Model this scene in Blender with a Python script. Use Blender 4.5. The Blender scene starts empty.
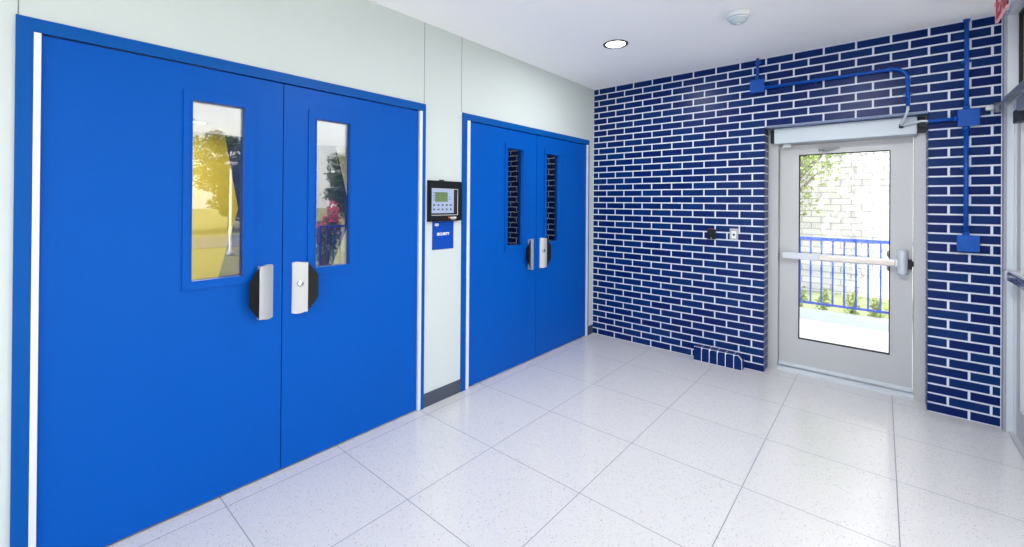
import bpy, bmesh, math, random
from mathutils import Vector, Matrix
random.seed(7)
SC = bpy.context.scene
COL = SC.collection
PI = math.pi

# ------------------------------------------------------------------ camera
YAW, PITCH, ROLL, FPX = 0.7103, 0.0033, 0.0073, 429.72
cam_d = bpy.data.cameras.new('camera')
cam = bpy.data.objects.new('camera', cam_d)
COL.objects.link(cam)
SC.camera = cam
cam_d.sensor_width = 36.0
cam_d.lens = FPX / 1024 * 36
cam_d.shift_y = -72.81 / 1024
cam_d.clip_start = 0.05
cam_d.clip_end = 500
F = Vector((-math.sin(YAW), math.cos(YAW), 0)); R = Vector((math.cos(YAW), math.sin(YAW), 0)); U = Vector((0, 0, 1))
F, U = F * math.cos(PITCH) + U * math.sin(PITCH), U * math.cos(PITCH) - F * math.sin(PITCH)
R, U = R * math.cos(ROLL) + U * math.sin(ROLL), U * math.cos(ROLL) - R * math.sin(ROLL)
m = Matrix((R, U, -F)).transposed().to_4x4()
m.translation = Vector((2.5195, 0, 1.5))
cam.matrix_world = m

# ------------------------------------------------------------------ sky, sun, exposure
W = bpy.data.worlds.new('world'); SC.world = W; W.use_nodes = True
nt = W.node_tree; nt.nodes.clear()
wo = nt.nodes.new('ShaderNodeOutputWorld'); bg = nt.nodes.new('ShaderNodeBackground')
sky = nt.nodes.new('ShaderNodeTexSky'); sky.sky_type = 'NISHITA'; sky.sun_disc = False
sky.sun_elevation = math.radians(52); sky.sun_rotation = math.radians(194); sky.dust_density = 2.5; sky.air_density = 1.0
haze = nt.nodes.new('ShaderNodeMix'); haze.data_type = 'RGBA'; haze.inputs[0].default_value = 0.68
haze.inputs[7].default_value = (7.0, 6.75, 6.4, 1)
nt.links.new(sky.outputs[0], haze.inputs[6]); nt.links.new(haze.outputs[2], bg.inputs[0])
bg.inputs[1].default_value = 0.36
nt.links.new(bg.outputs[0], wo.inputs[0])
sd = bpy.data.lights.new('sun', 'SUN'); sd.energy = 6.0; sd.angle = math.radians(0.6); sd.color = (1, .96, .9)
sun = bpy.data.objects.new('sun', sd); COL.objects.link(sun)
sun.rotation_euler = Vector((-0.15, -0.60, 0.78)).to_track_quat('Z', 'Y').to_euler()
SC.view_settings.view_transform = 'Standard'
SC.view_settings.look = 'None'
SC.view_settings.gamma = 1
SC.view_settings.use_curve_mapping = False
SC.view_settings.exposure = 0.76
SC.cycles.max_bounces = 14
SC.cycles.diffuse_bounces = 7
SC.cycles.transparent_max_bounces = 16
LAMP_W = 27.0        # watts of each recessed ceiling lamp

# ------------------------------------------------------------------ materials
def s2l(c):
    return tuple(((v / 255) / 12.92 if v / 255 <= 0.04045 else ((v / 255 + 0.055) / 1.055) ** 2.4) for v in c) + (1,)
MATS = {}
def mat(name, rgb, rough=0.5, metal=0.0, spec=0.5, coat=0.0, noise=0.0, nscale=8.0, bump=0.0, bscale=200.0, lin=False):
    if name in MATS: return MATS[name]
    M = bpy.data.materials.new(name); M.use_nodes = True; n = M.node_tree; b = n.nodes['Principled BSDF']
    c = rgb + (1,) if lin else s2l(rgb)
    b.inputs['Base Color'].default_value = c
    b.inputs['Roughness'].default_value = rough; b.inputs['Metallic'].default_value = metal
    b.inputs['Specular IOR Level'].default_value = spec; b.inputs['Coat Weight'].default_value = coat
    b.inputs['Coat Roughness'].default_value = 0.08
    tc = n.nodes.new('ShaderNodeTexCoord')
    nz = n.nodes.new('ShaderNodeTexNoise'); nz.inputs['Scale'].default_value = nscale; nz.inputs['Detail'].default_value = 4
    n.links.new(tc.outputs['Object'], nz.inputs['Vector'])
    hv = n.nodes.new('ShaderNodeHueSaturation'); hv.inputs['Color'].default_value = c
    mr = n.nodes.new('ShaderNodeMapRange'); mr.inputs[3].default_value = 1 - noise; mr.inputs[4].default_value = 1 + noise
    n.links.new(nz.outputs[0], mr.inputs[0]); n.links.new(mr.outputs[0], hv.inputs['Value']); n.links.new(hv.outputs[0], b.inputs['Base Color'])
    if bump:
        n2 = n.nodes.new('ShaderNodeTexNoise'); n2.inputs['Scale'].default_value = bscale; n2.inputs['Detail'].default_value = 3
        n.links.new(tc.outputs['Object'], n2.inputs['Vector'])
        bp = n.nodes.new('ShaderNodeBump'); bp.inputs['Strength'].default_value = bump; bp.inputs['Distance'].default_value = 0.002
        n.links.new(n2.outputs[0], bp.inputs['Height']); n.links.new(bp.outputs[0], b.inputs['Normal'])
    MATS[name] = M
    return M
def emis(name, rgb, strength):
    M = bpy.data.materials.new(name); M.use_nodes = True; b = M.node_tree.nodes['Principled BSDF']
    b.inputs['Base Color'].default_value = s2l(rgb); b.inputs['Emission Color'].default_value = s2l(rgb)
    b.inputs['Emission Strength'].default_value = strength
    MATS[name] = M; return M
def glass(name, tint, refl, add=0.0):   # mirror plus see-through pane
    M = bpy.data.materials.new(name); M.use_nodes = True; n = M.node_tree; n.nodes.clear()
    o = n.nodes.new('ShaderNodeOutputMaterial'); mx = n.nodes.new('ShaderNodeMixShader')
    t = n.nodes.new('ShaderNodeBsdfTransparent'); t.inputs[0].default_value = tint + (1,)
    g = n.nodes.new('ShaderNodeBsdfGlossy'); g.inputs['Roughness'].default_value = 0.0; g.inputs[0].default_value = (1, 1, 1, 1)
    fr = n.nodes.new('ShaderNodeFresnel'); fr.inputs[0].default_value = 1.5
    mm = n.nodes.new('ShaderNodeMath'); mm.operation = 'MULTIPLY_ADD'; mm.inputs[1].default_value = refl; mm.inputs[2].default_value = add; mm.use_clamp = True
    n.links.new(fr.outputs[0], mm.inputs[0]); n.links.new(mm.outputs[0], mx.inputs[0])
    n.links.new(t.outputs[0], mx.inputs[1]); n.links.new(g.outputs[0], mx.inputs[2]); n.links.new(mx.outputs[0], o.inputs[0])
    MATS[name] = M; return M

BLUE = mat('blue_paint', (0, 80, 174), 0.38, spec=0.1, noise=0.04, nscale=2.5, bump=0.05, bscale=120)
BLUEF = mat('blue_frame_paint', (0, 78, 158), 0.4, spec=0.12, noise=0.03)
BLUEC = mat('blue_conduit_paint', (0, 78, 170), 0.4, spec=0.3, noise=0.05, nscale=20)
BLUER = mat('blue_railing_paint', (6, 62, 168), 0.4, spec=0.2)
WALLM = mat('painted_wall', (196, 205, 207), 0.6, spec=0.25, noise=0.012, nscale=3)
CEILM = mat('ceiling_paint', (250, 250, 252), 0.8, spec=0.1, noise=0.008, nscale=3)
SEAM = mat('panel_seam', (120, 125, 128), 0.7)
HINGE = mat('hinge_aluminium', (214, 218, 232), 0.45, metal=0.15, noise=0.02)
ALU = mat('grey_aluminium', (189, 191, 195), 0.42, metal=0.2, noise=0.02, nscale=5)
ALUL = mat('light_aluminium', (205, 212, 220), 0.4, metal=0.2)
CHROME = mat('satin_chrome', (205, 205, 208), 0.2, metal=1.0)
STEEL = mat('brushed_steel', (190, 193, 199), 0.36, metal=0.45, bump=0.1, bscale=60)
BLACK = mat('black_plastic', (8, 10, 17), 0.45, spec=0.3, noise=0.05)
DARK = mat('charcoal_plastic', (34, 40, 52), 0.45, spec=.3, noise=0.05)
GASKET = mat('black_gasket', (12, 13, 16), 0.6)
BASEB = mat('charcoal_rubber', (62, 70, 86), 0.45, noise=0.05)
MORTAR = mat('mortar', (222, 228, 241), 0.85, spec=0.1, noise=0.05, nscale=30, bump=0.2, bscale=300)
SIGNB = mat('sign_blue', (0, 66, 168), 0.45, spec=.2)
WHITE = mat('white_lettering', (240, 243, 248), 0.5)
WPLAST = mat('white_plastic', (226, 230, 234), 0.35)
CONC = mat('concrete', (226, 226, 224), 0.85, noise=0.06, nscale=6, bump=0.3)
CONCD = mat('paving_concrete', (210, 208, 204), 0.85, noise=0.08, nscale=3, bump=0.3)
CURB = mat('curb_concrete', (196, 206, 204), 0.85, noise=0.06, nscale=6)
LAWN = mat('lawn', (138, 136, 84), 0.95, noise=0.3, nscale=1.2)
SOIL = mat('soil', (126, 136, 96), 0.95, noise=0.25, nscale=5)
ASPH = mat('asphalt', (120, 120, 122), 0.9, noise=0.1)
BARK = mat('bark', (96, 82, 68), 0.9, noise=0.2, nscale=20)
YEL = mat('mural_yellow', (200, 176, 52), 0.6, noise=0.03)
NAVY = mat('mural_navy', (16, 34, 92), 0.6, noise=0.03)
CREAM = mat('mural_cream', (214, 208, 170), 0.6)
RED = mat('red_lettering', (205, 20, 40), 0.4)

def leafmat(name, rgb, var):
    M = mat(name, rgb, 0.55); n = M.node_tree; b = n.nodes['Principled BSDF']
    gi = n.nodes.new('ShaderNodeNewGeometry'); mr = n.nodes.new('ShaderNodeMapRange')
    mr.inputs[3].default_value = 1 - var; mr.inputs[4].default_value = 1 + var
    hv = n.nodes.new('ShaderNodeHueSaturation'); hv.inputs['Color'].default_value = s2l(rgb)
    n.links.new(gi.outputs['Random Per Island'], mr.inputs[0]); n.links.new(mr.outputs[0], hv.inputs['Value'])
    n.links.new(hv.outputs[0], b.inputs['Base Color'])
    tr = n.nodes.new('ShaderNodeBsdfTranslucent'); n.links.new(hv.outputs[0], tr.inputs[0])
    mx = n.nodes.new('ShaderNodeMixShader'); mx.inputs[0].default_value = 0.4
    o = n.nodes['Material Output']; n.links.new(b.outputs[0], mx.inputs[1]); n.links.new(tr.outputs[0], mx.inputs[2]); n.links.new(mx.outputs[0], o.inputs[0])
    return M
LEAF = leafmat('leaf_green', (148, 172, 70), 0.35)
LEAFD = leafmat('leaf_dark_green', (72, 104, 48), 0.35)
PINK = leafmat('pink_blossom', (232, 90, 130), 0.25)

def brickmat(name, rgb, rgb2, rough):
    M = mat(name, rgb, rough); n = M.node_tree; b = n.nodes['Principled BSDF']
    gi = n.nodes.new('ShaderNodeNewGeometry'); cr = n.nodes.new('ShaderNodeMix'); cr.data_type = 'RGBA'
    cr.inputs[6].default_value = s2l(rgb); cr.inputs[7].default_value = s2l(rgb2)
    n.links.new(gi.outputs['Random Per Island'], cr.inputs[0])
    hv = [x for x in n.nodes if x.type == 'HUE_SAT'][0]
    n.links.new(cr.outputs[2], hv.inputs['Color'])
    b.inputs['Coat Weight'].default_value = 0.0; b.inputs['Specular IOR Level'].default_value = 0.16; b.inputs['Coat Roughness'].default_value = 0.12
    tc = [x for x in n.nodes if x.type == 'TEX_COORD'][0]
    n2 = n.nodes.new('ShaderNodeTexNoise'); n2.inputs['Scale'].default_value = 14; n2.inputs['Detail'].default_value = 3
    n.links.new(tc.outputs['Object'], n2.inputs['Vector'])
    bp = n.nodes.new('ShaderNodeBump'); bp.inputs['Strength'].default_value = 0.35; bp.inputs['Distance'].default_value = 0.003
    n.links.new(n2.outputs[0], bp.inputs['Height']); n.links.new(bp.outputs[0], b.inputs['Normal']); n.links.new(bp.outputs[0], b.inputs['Coat Normal'])
    return M
BRICK = brickmat('navy_glazed_brick', (0, 26, 90), (0, 44, 102), 0.3)

def blockmat(name, c1, c2, cm, w, h, mortar, axis='XZ'):
    M = mat(name, c1, 0.85); n = M.node_tree; b = n.nodes['Principled BSDF']
    tc = n.nodes.new('ShaderNodeTexCoord'); sp = n.nodes.new('ShaderNodeSeparateXYZ'); cb = n.nodes.new('ShaderNodeCombineXYZ')
    n.links.new(tc.outputs['Object'], sp.inputs[0]); n.links.new(sp.outputs[axis[0]], cb.inputs[0]); n.links.new(sp.outputs['Z'], cb.inputs[1])
    br = n.nodes.new('ShaderNodeTexBrick'); br.inputs['Scale'].default_value = 1; br.inputs['Brick Width'].default_value = w
    br.inputs['Row Height'].default_value = h; br.inputs['Mortar Size'].default_value = mortar
    br.inputs['Color1'].default_value = s2l(c1); br.inputs['Color2'].default_value = s2l(c2); br.inputs['Mortar'].default_value = s2l(cm)
    n.links.new(cb.outputs[0], br.inputs['Vector']); n.links.new(br.outputs[0], b.inputs['Base Color'])
    return M
WBLOCK = blockmat('white_painted_block', (228, 228, 230), (206, 206, 212), (160, 162, 170), 0.30, 0.115, 0.009)

def floormat():
    M = mat('terrazzo_tile', (222, 222, 229), 0.2); n = M.node_tree; b = n.nodes['Principled BSDF']; L = n.links.new
    tc = n.nodes.new('ShaderNodeTexCoord'); sp = n.nodes.new('ShaderNodeSeparateXYZ'); L(tc.outputs['Object'], sp.inputs[0])
    def M_(op, a, bb=None, c=None):
        x = n.nodes.new('ShaderNodeMath'); x.operation = op
        for i, v in enumerate((a, bb, c)):
            if v is None: continue
            if isinstance(v, (int, float)): x.inputs[i].default_value = v
            else: L(v, x.inputs[i])
        return x.outputs[0]
    def line(coord, off, pitch):
        a = M_('DIVIDE', M_('SUBTRACT', coord, off), pitch)
        fr = M_('ABSOLUTE', M_('SUBTRACT', M_('FRACT', M_('ADD', a, 0.5)), 0.5))
        return M_('LESS_THAN', fr, 0.0022 / pitch), M_('FLOOR', a)
    gx, ix = line(sp.outputs[0], 0.7175 - 0.623, 0.623)
    gy, iy = line(sp.outputs[1], 1.3068 - 0.6129, 0.6129)
    grout = M_('MAXIMUM', gx, gy)
    v = n.nodes.new('ShaderNodeTexVoronoi'); v.inputs['Scale'].default_value = 210; L(tc.outputs['Object'], v.inputs['Vector'])
    sv = n.nodes.new('ShaderNodeSeparateColor'); L(v.outputs['Color'], sv.inputs[0])
    chip = M_('GREATER_THAN', sv.outputs[0], 0.86)
    v2 = n.nodes.new('ShaderNodeTexVoronoi'); v2.inputs['Scale'].default_value = 330; L(tc.outputs['Object'], v2.inputs['Vector'])
    sv2 = n.nodes.new('ShaderNodeSeparateColor'); L(v2.outputs['Color'], sv2.inputs[0])
    ch2 = M_('GREATER_THAN', sv2.outputs[1], 0.8)
    def mix(f, a, c):
        x = n.nodes.new('ShaderNodeMix'); x.data_type = 'RGBA'; L(f, x.inputs[0])
        for i, q in ((6, a), (7, c)):
            if isinstance(q, tuple): x.inputs[i].default_value = q
            else: L(q, x.inputs[i])
        return x.outputs[2]
    wn = n.nodes.new('ShaderNodeTexWhiteNoise'); wn.noise_dimensions = '2D'
    cb = n.nodes.new('ShaderNodeCombineXYZ'); L(ix, cb.inputs[0]); L(iy, cb.inputs[1]); L(cb.outputs[0], wn.inputs['Vector'])
    base = mix(wn.outputs['Value'], s2l((211, 210, 211)), s2l((208, 207, 209)))
    c = mix(chip, base, s2l((196, 196, 200))); c = mix(ch2, c, s2l((203, 202, 205)))
    sp3 = M_('GREATER_THAN', sv.outputs[2], 0.985); c = mix(sp3, c, s2l((172, 170, 170)))
    c = mix(grout, c, s2l((128, 130, 138)))
    L(c, b.inputs['Base Color'])
    L(M_('MULTIPLY_ADD', grout, 0.5, 0.13), b.inputs['Roughness'])
    b.inputs['Specular IOR Level'].default_value = 0.75
    return M
FLOORM = floormat()
GL_DOOR = glass('vision_glass', (0.84, 0.85, 0.85), 1.5, 0.065)
GL_TINT = glass('tinted_glass', (0.87, 0.875, 0.88), 1.0)
GL_CLEAR = glass('clear_glass', (0.97, 0.98, 0.98), 1.0)
ACRYL = glass('clear_acrylic', (0.93, 0.9, 0.92), 1.0)
EDGEGLOW = mat('pink_edge_glow', (250, 176, 190), 0.3)  # pink glow of the edge-lit panel, put into the colour

# ------------------------------------------------------------------ mesh helpers
class MB:
    def __init__(s): s.bm = bmesh.new()
    def box(s, x0, y0, z0, x1, y1, z1, bev=0.0, seg=2, mi=0):
        r = bmesh.ops.create_cube(s.bm, size=1)
        vs = r['verts']
        for v in vs:
            v.co = Vector(((x0 + x1) / 2 + v.co.x * (x1 - x0), (y0 + y1) / 2 + v.co.y * (y1 - y0), (z0 + z1) / 2 + v.co.z * (z1 - z0)))
        fs = {f for v in vs for f in v.link_faces}
        for f in fs: f.material_index = mi
        if bev:
            es = {e for v in vs for e in v.link_edges}
            bmesh.ops.bevel(s.bm, geom=list(es), offset=bev, segments=seg, affect='EDGES', profile=0.5)
        return s
    def prism(s, pts, a, b, axis='x', mi=0):
        def P(u, v, w):
            return {'x': (w, u, v), 'y': (u, w, v), 'z': (u, v, w)}[axis]
        A = [s.bm.verts.new(P(u, v, a)) for u, v in pts]; B = [s.bm.verts.new(P(u, v, b)) for u, v in pts]
        n = len(pts)
        fs = [s.bm.faces.new(A[::-1]), s.bm.faces.new(B)]
        for i in range(n): fs.append(s.bm.faces.new((A[i], A[(i + 1) % n], B[(i + 1) % n], B[i])))
        for f in fs: f.material_index = mi
        bmesh.ops.recalc_face_normals(s.bm, faces=fs)
        return s
    def tube(s, pts, r, n=12, cap=True, mi=0, radii=None):
        pts = [Vector(p) for p in pts]; rings = []; up = None
        for i, p in enumerate(pts):
            d = (pts[min(i + 1, len(pts) - 1)] - pts[max(i - 1, 0)]).normalized()
            if up is None:
                up = Vector((0, 0, 1)) if abs(d.z) < 0.9 else Vector((1, 0, 0))
            a = d.cross(up).normalized(); b = a.cross(d).normalized(); up = b
            rr = radii[i] if radii else r
            rings.append([s.bm.verts.new(p + a * rr * math.cos(2 * PI * k / n) + b * rr * math.sin(2 * PI * k / n)) for k in range(n)])
        for q in range(len(rings) - 1):
            for k in range(n):
                f = s.bm.faces.new((rings[q][k], rings[q][(k + 1) % n], rings[q + 1][(k + 1) % n], rings[q + 1][k])); f.smooth = True; f.material_index = mi
        if cap:
            s.bm.faces.new(rings[0][::-1]).material_index = mi; s.bm.faces.new(rings[-1]).material_index = mi
        return s
    def lathe(s, prof, c=(0, 0, 0), n=40, axis='z', mi=0):
        rings = []
        for r, h in prof:
            ring = []
            for k in range(n):
                a, b = r * math.cos(2 * PI * k / n), r * math.sin(2 * PI * k / n)
                p = {'z': (a, b, h), 'y': (a, h, b), 'x': (h, a, b)}[axis]
                ring.append(s.bm.verts.new(Vector(p) + Vector(c)))
            rings.append(ring)
        fs = []
        for q in range(len(rings) - 1):
            for k in range(n):
                f = s.bm.faces.new((rings[q][k], rings[q][(k + 1) % n], rings[q + 1][(k + 1) % n], rings[q + 1][k])); f.smooth = True; fs.append(f)
        for ring in (rings[0], rings[-1]): fs.append(s.bm.faces.new(ring))
        for f in fs: f.material_index = mi
        bmesh.ops.recalc_face_normals(s.bm, faces=fs)
        return s
    def quad(s, *p, mi=0):
        f = s.bm.faces.new([s.bm.verts.new(q) for q in p]); f.material_index = mi; return s
    def build(s, name, m, parent=None, label=None):
        me = bpy.data.meshes.new(name)
        s.bm.normal_update(); s.bm.to_mesh(me); s.bm.free()
        for x in (m if isinstance(m, (list, tuple)) else [m]): me.materials.append(x)
        o = bpy.data.objects.new(name, me); COL.objects.link(o)
        if parent is not None:
            o.parent = parent
            w = Vector((0, 0, 0)); p = parent
            while p is not None: w += p.location; p = p.parent
            o.location = -w          # geometry is given in world coordinates
        if label: o['label'] = label
        return o
def tag(o, label, cat, group=None, kind=None):
    o['label'] = label; o['category'] = cat
    if group: o['group'] = group
    if kind: o['kind'] = kind
    return o
def empty(name, loc, label, cat, group=None, kind=None):
    o = bpy.data.objects.new(name, None); COL.objects.link(o); o.location = loc
    o.empty_display_size = 0.05
    return tag(o, label, cat, group, kind)
def struct(mb, name, m, label, cat='structure'):
    return tag(mb.build(name, m), label, cat, kind='structure')
def text_mesh(name, body, size, m, parent, origin, xdir, ydir, depth=0.001, bold=0.0, label=None):
    c = bpy.data.curves.new(name, 'FONT'); c.body = body; c.size = size; c.extrude = depth; c.offset = bold
    t = bpy.data.objects.new(name, c); COL.objects.link(t)
    bpy.context.view_layer.update()
    me = bpy.data.meshes.new_from_object(t.evaluated_get(bpy.context.evaluated_depsgraph_get()))
    bpy.data.objects.remove(t); bpy.data.curves.remove(c)
    X = Vector(xdir); Y = Vector(ydir); Z = X.cross(Y)
    M = Matrix((X, Y, Z)).transposed().to_4x4(); M.translation = Vector(origin)
    me.transform(M); me.materials.clear(); me.materials.append(m)
    o = bpy.data.objects.new(name, me); COL.objects.link(o)
    o.parent = parent
    w = Vector((0, 0, 0)); p = parent
    while p is not None: w += p.location; p = p.parent
    o.location = -w
    if label: o['label'] = label
    return o

# ------------------------------------------------------------------ dimensions
H = 2.80; D = 4.362; XR = 3.14; YB = -2.6
CO = H / 41                       # brick course
BX0, BP = 0.068, 0.2085           # first joint and brick pitch
OX0, OX1, OZ = 1.730, 2.776, 32 * CO
FY = 4.53                         # front of the back door's frame

# ------------------------------------------------------------------ shell
struct(MB().box(-5.5, YB - .2, -.2, 3.262, 4.70, 0), 'floor', FLOORM, 'white speckled terrazzo floor in large square tiles', 'floor')
struct(MB().box(-.10, YB - .2, H, 3.45, 4.80, H + .45), 'ceiling', CEILM, 'smooth white ceiling', 'ceiling')
# left wall with two door openings
F1 = (0.003, 1.952); F2 = (2.316, 4.253); FH = 2.205
wl = MB()
wl.box(-.14, YB, 0, 0, F1[0] + .01, H); wl.box(-.14, F1[0] + .01, FH - .01, 0, F1[1] - .01, H)
wl.box(-.14, F1[1] - .01, 0, 0, F2[0] + .01, H); wl.box(-.14, F2[0] + .01, FH - .01, 0, F2[1] - .01, H)
wl.box(-.14, F2[1] - .01, 0, 0, D, H)
struct(wl, 'wall_left', WALLM, 'pale grey-white panel wall around the blue double doors', 'wall')
for i, y in enumerate((0.0095, 1.944, 2.308)):
    struct(MB().box(-.001, y - .0018, FH, .0012, y + .0018, H), 'trim_%d' % (i + 1), SEAM,
           ['thin vertical wall joint above the left corner of the near double door', 'thin vertical wall joint above the right corner of the near double door',
            'thin vertical wall joint above the left corner of the far double door'][i], 'wall joint')
struct(MB().box(0, F1[1], 0, .008, F2[0], .10, .002), 'baseboard_left', BASEB, 'charcoal rubber baseboard between the two blue double doors', 'baseboard')
struct(MB().box(0, F2[1], 0, .008, D - .001, .10, .002), 'baseboard_corner', BASEB, 'short charcoal baseboard in the corner by the brick wall', 'baseboard')

# brick wall: mortar body + individually modelled glazed bricks (one surface)
bw = MB()
def body(x0, x1, z0, z1, g=.004): bw.box(x0, D + g, z0, x1, D + .24, z1)
body(-.14, OX0 - .004, 0, H); body(OX1 + .004, XR, 0, H); body(OX0 - .004, OX1 + .004, OZ + .004, H)
def brick(mb, u0, u1, z0, z1, face, depth=.008, ins=.0025, plane='y', sgn=-1, mi=1):
    # plane 'y': face at y=face looking to sgn*y ; plane 'x': face at x=face looking to sgn*x
    q = []
    for k, (a, dd) in enumerate(((0, 0), (ins, depth))):
        for (u, z) in ((u0 + a, z0 + a), (u1 - a, z0 + a), (u1 - a, z1 - a), (u0 + a, z1 - a)):
            w = face - sgn * (depth - dd)
            q.append(mb.bm.verts.new((u, w, z) if plane == 'y' else (w, u, z)))
    fs = [mb.bm.faces.new(q[4:8])] + [mb.bm.faces.new((q[i], q[(i + 1) % 4], q[4 + (i + 1) % 4], q[4 + i])) for i in range(4)]
    for f in fs: f.material_index = mi
    bmesh.ops.recalc_face_normals(mb.bm, faces=fs)
    f = fs[0]; f.normal_update()
    want = Vector((0, sgn, 0)) if plane == 'y' else Vector((sgn, 0, 0))
    if f.normal.dot(want) < 0:
        for g in fs: g.normal_flip()
J = .0050
def course_bricks(mb, r, xa, xb, mirror=False):
    off = BX0 + (0 if r % 2 == 0 else BP / 2)
    js = [off + BP * k for k in range(-2, 17)]
    js = [j for j in js if xa + .03 < j < xb - .03]
    ed = [xa] + js + [xb]
    for a, b in zip(ed, ed[1:]):
        a2 = a + (J if a != xa else 0); b2 = b - (J if b != xb else 0)
        if mirror: a2, b2 = -b2, -a2
        brick(mb, a2, b2, r * CO + J * .9, (r + 1) * CO - J * .9, D)
for r in range(41):
    if r < 32:
        course_bricks(bw, r, .004, OX0); course_bricks(bw, r, OX1, XR - .006)
        brick(bw, D, FY - .004, r * CO + J * .9, (r + 1) * CO - J * .9, OX0, plane='x', sgn=1)
        brick(bw, D, FY - .004, r * CO + J * .9, (r + 1) * CO - J * .9, OX1, plane='x', sgn=-1)
    else:
        course_bricks(bw, r, .004, XR - .006)
struct(bw, 'wall_brick', [MORTAR, BRICK], 'navy glazed brick wall with pale mortar joints', 'wall')
struct(MB().box(OX0 + .002, D + .002, OZ - .010, OX1 - .002, FY, OZ + .002), 'trim_4', mat('lintel_paint', (120, 136, 172), .5), 'thin grey-blue steel lintel above the grey exit door', 'lintel')

# soldier-brick plinth at the foot of the wall
def plinth():
    o = empty('brick_plinth', (1.36, 4.32, 0), 'low navy soldier-brick block on the floor against the brick wall', 'brick block')
    x0, x1, y = 1.158, 1.577, 4.274; h = .134
    core = [(x0 + .002, 0), (x1 - .002, 0), (x1 - .002, h - .032), (x1 - .031, h - .003), (x0 + .002, h - .003)]
    MB().prism(core, y + .002, D + .004, 'y').build('mortar_core', MORTAR, o)
    w = (x1 - x0) / 6; q = .0035
    for k in range(6):
        a, b = x0 + k * w + (q if k else 0), x0 + (k + 1) * w - (q if k < 5 else 0)
        c = .014 if k else .003
        if k < 5: pts = [(a, .004), (b, .004), (b, h - .006), (a + c, h - .006), (a, h - .006 - c)]; top = [(a, h - .02), (b, h - .02), (b, h), (a, h)]
        else: pts = [(a, .004), (b - .006, .004), (b - .006, h - .042), (b - .033, h - .007), (a + .012, h - .007), (a, h - .018)]; top = [(a, h - .02), (b - .030, h - .02), (b - .030, h), (a, h)]
        MB().prism(pts, y, y + .03, 'y').build('brick', BRICK, o)
        MB().prism(top, y + .008, D, 'y').build('brick', BRICK, o)
    MB().prism([(x1 - .030, h - .010), (x1 - .030, h), (x1, h - .031), (x1, h - .040)], y + .008, D, 'y').build('brick', BRICK, o)
    MB().box(x1 - .006, y + .008, .004, x1, D - .004, h - .046).build('brick', BRICK, o)
plinth()

# ------------------------------------------------------------------ blue double doors on the left wall
def trapezoid_handle(leaf, c, side, lock):
    """paddle pull flaring away from the door's meeting line at y=c ; side -1 left leaf, +1 right leaf"""
    X0 = 0.0
    def Y(d): return c + side * d
    z0, z1 = .868, 1.148
    hb = MB()
    prof = []
    # housing: black wedge (outer part) as a loft between the ridge and the outer edge
    ridge, outer = .126, .182
    xr, xo = .034, .050
    zr0, zr1, zo0, zo1 = z0 - .002, z1 + .004, .936, 1.082
    P = [(X0 + xr, Y(ridge), zr0), (X0 + xr, Y(ridge), zr1), (X0 + xo, Y(outer - .012), zo1 + .008), (X0 + xo, Y(outer), zo1 - .012), (X0 + xo, Y(outer), zo0 + .012), (X0 + xo, Y(outer - .012), zo0 - .008)]
    B = [(X0 + .000, Y(ridge - .07), zr0 + .02), (X0 + .000, Y(ridge - .07), zr1 - .02), (X0 + .000, Y(outer - .045), zo1 + .0), (X0 + .000, Y(outer - .03), zo1 - .02), (X0 + .000, Y(outer - .03), zo0 + .02), (X0 + .000, Y(outer - .045), zo0)]
    A = [hb.bm.verts.new(p) for p in P]; Bv = [hb.bm.verts.new(p) for p in B]
    fs = [hb.bm.faces.new(A), hb.bm.faces.new(Bv[::-1])] + [hb.bm.faces.new((A[i], A[(i + 1) % 6], Bv[(i + 1) % 6], Bv[i])) for i in range(6)]
    bmesh.ops.recalc_face_normals(hb.bm, faces=fs)
    bmesh.ops.bevel(hb.bm, geom=list(hb.bm.edges), offset=.002, segments=2, affect='EDGES')
    h = hb.build('pull_handle', BLACK, leaf, 'black flared paddle pull with a brushed steel face')
    # steel face: from meeting side up to the ridge, gently domed ends
    n = 8; fm = MB(); L = []
    for k in range(n + 1):
        t = k / n; d = .050 + (ridge - .050) * t
        x = .010 + (xr + .003 - .010) * math.sin(t * PI / 2) ** .9
        arch = .006 * math.sin(PI * min(1, t * 1.2 + .1))
        L.append((x, Y(d), z0 - arch, z1 + arch))
    top = [fm.bm.verts.new((x, y, b)) for x, y, a, b in L]; bot = [fm.bm.verts.new((x, y, a)) for x, y, a, b in L]
    topb = [fm.bm.verts.new((X0, y, b)) for x, y, a, b in L]; botb = [fm.bm.verts.new((X0, y, a)) for x, y, a, b in L]
    fs = []
    for k in range(n):
        fs.append(fm.bm.faces.new((top[k], top[k + 1], bot[k + 1], bot[k])))
        fs.append(fm.bm.faces.new((top[k], topb[k], topb[k + 1], top[k + 1])))
        fs.append(fm.bm.faces.new((bot[k], botb[k], botb[k + 1], bot[k + 1])))
        fs.append(fm.bm.faces.new((topb[k], topb[k + 1], botb[k + 1], botb[k])))
    fs.append(fm.bm.faces.new((top[0], bot[0], botb[0], topb[0]))); fs.append(fm.bm.faces.new((top[n], bot[n], botb[n], topb[n])))
    bmesh.ops.recalc_face_normals(fm.bm, faces=fs)
    fm.build('steel_face', STEEL, h, 'brushed steel face')
    if lock:
        yc = Y(.086); zc = 1.03
        MB().lathe([(.0, .024), (.017, .024), (.017, .036), (.014, .039), (.0, .039)], (0, yc, zc), 24, 'x').build('lock_cylinder', CHROME, h, 'round chrome lock cylinder')
        MB().box(.0385, yc - .0015, zc - .006, .0395, yc + .0015, zc + .006).build('keyhole', BLACK, h)

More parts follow.
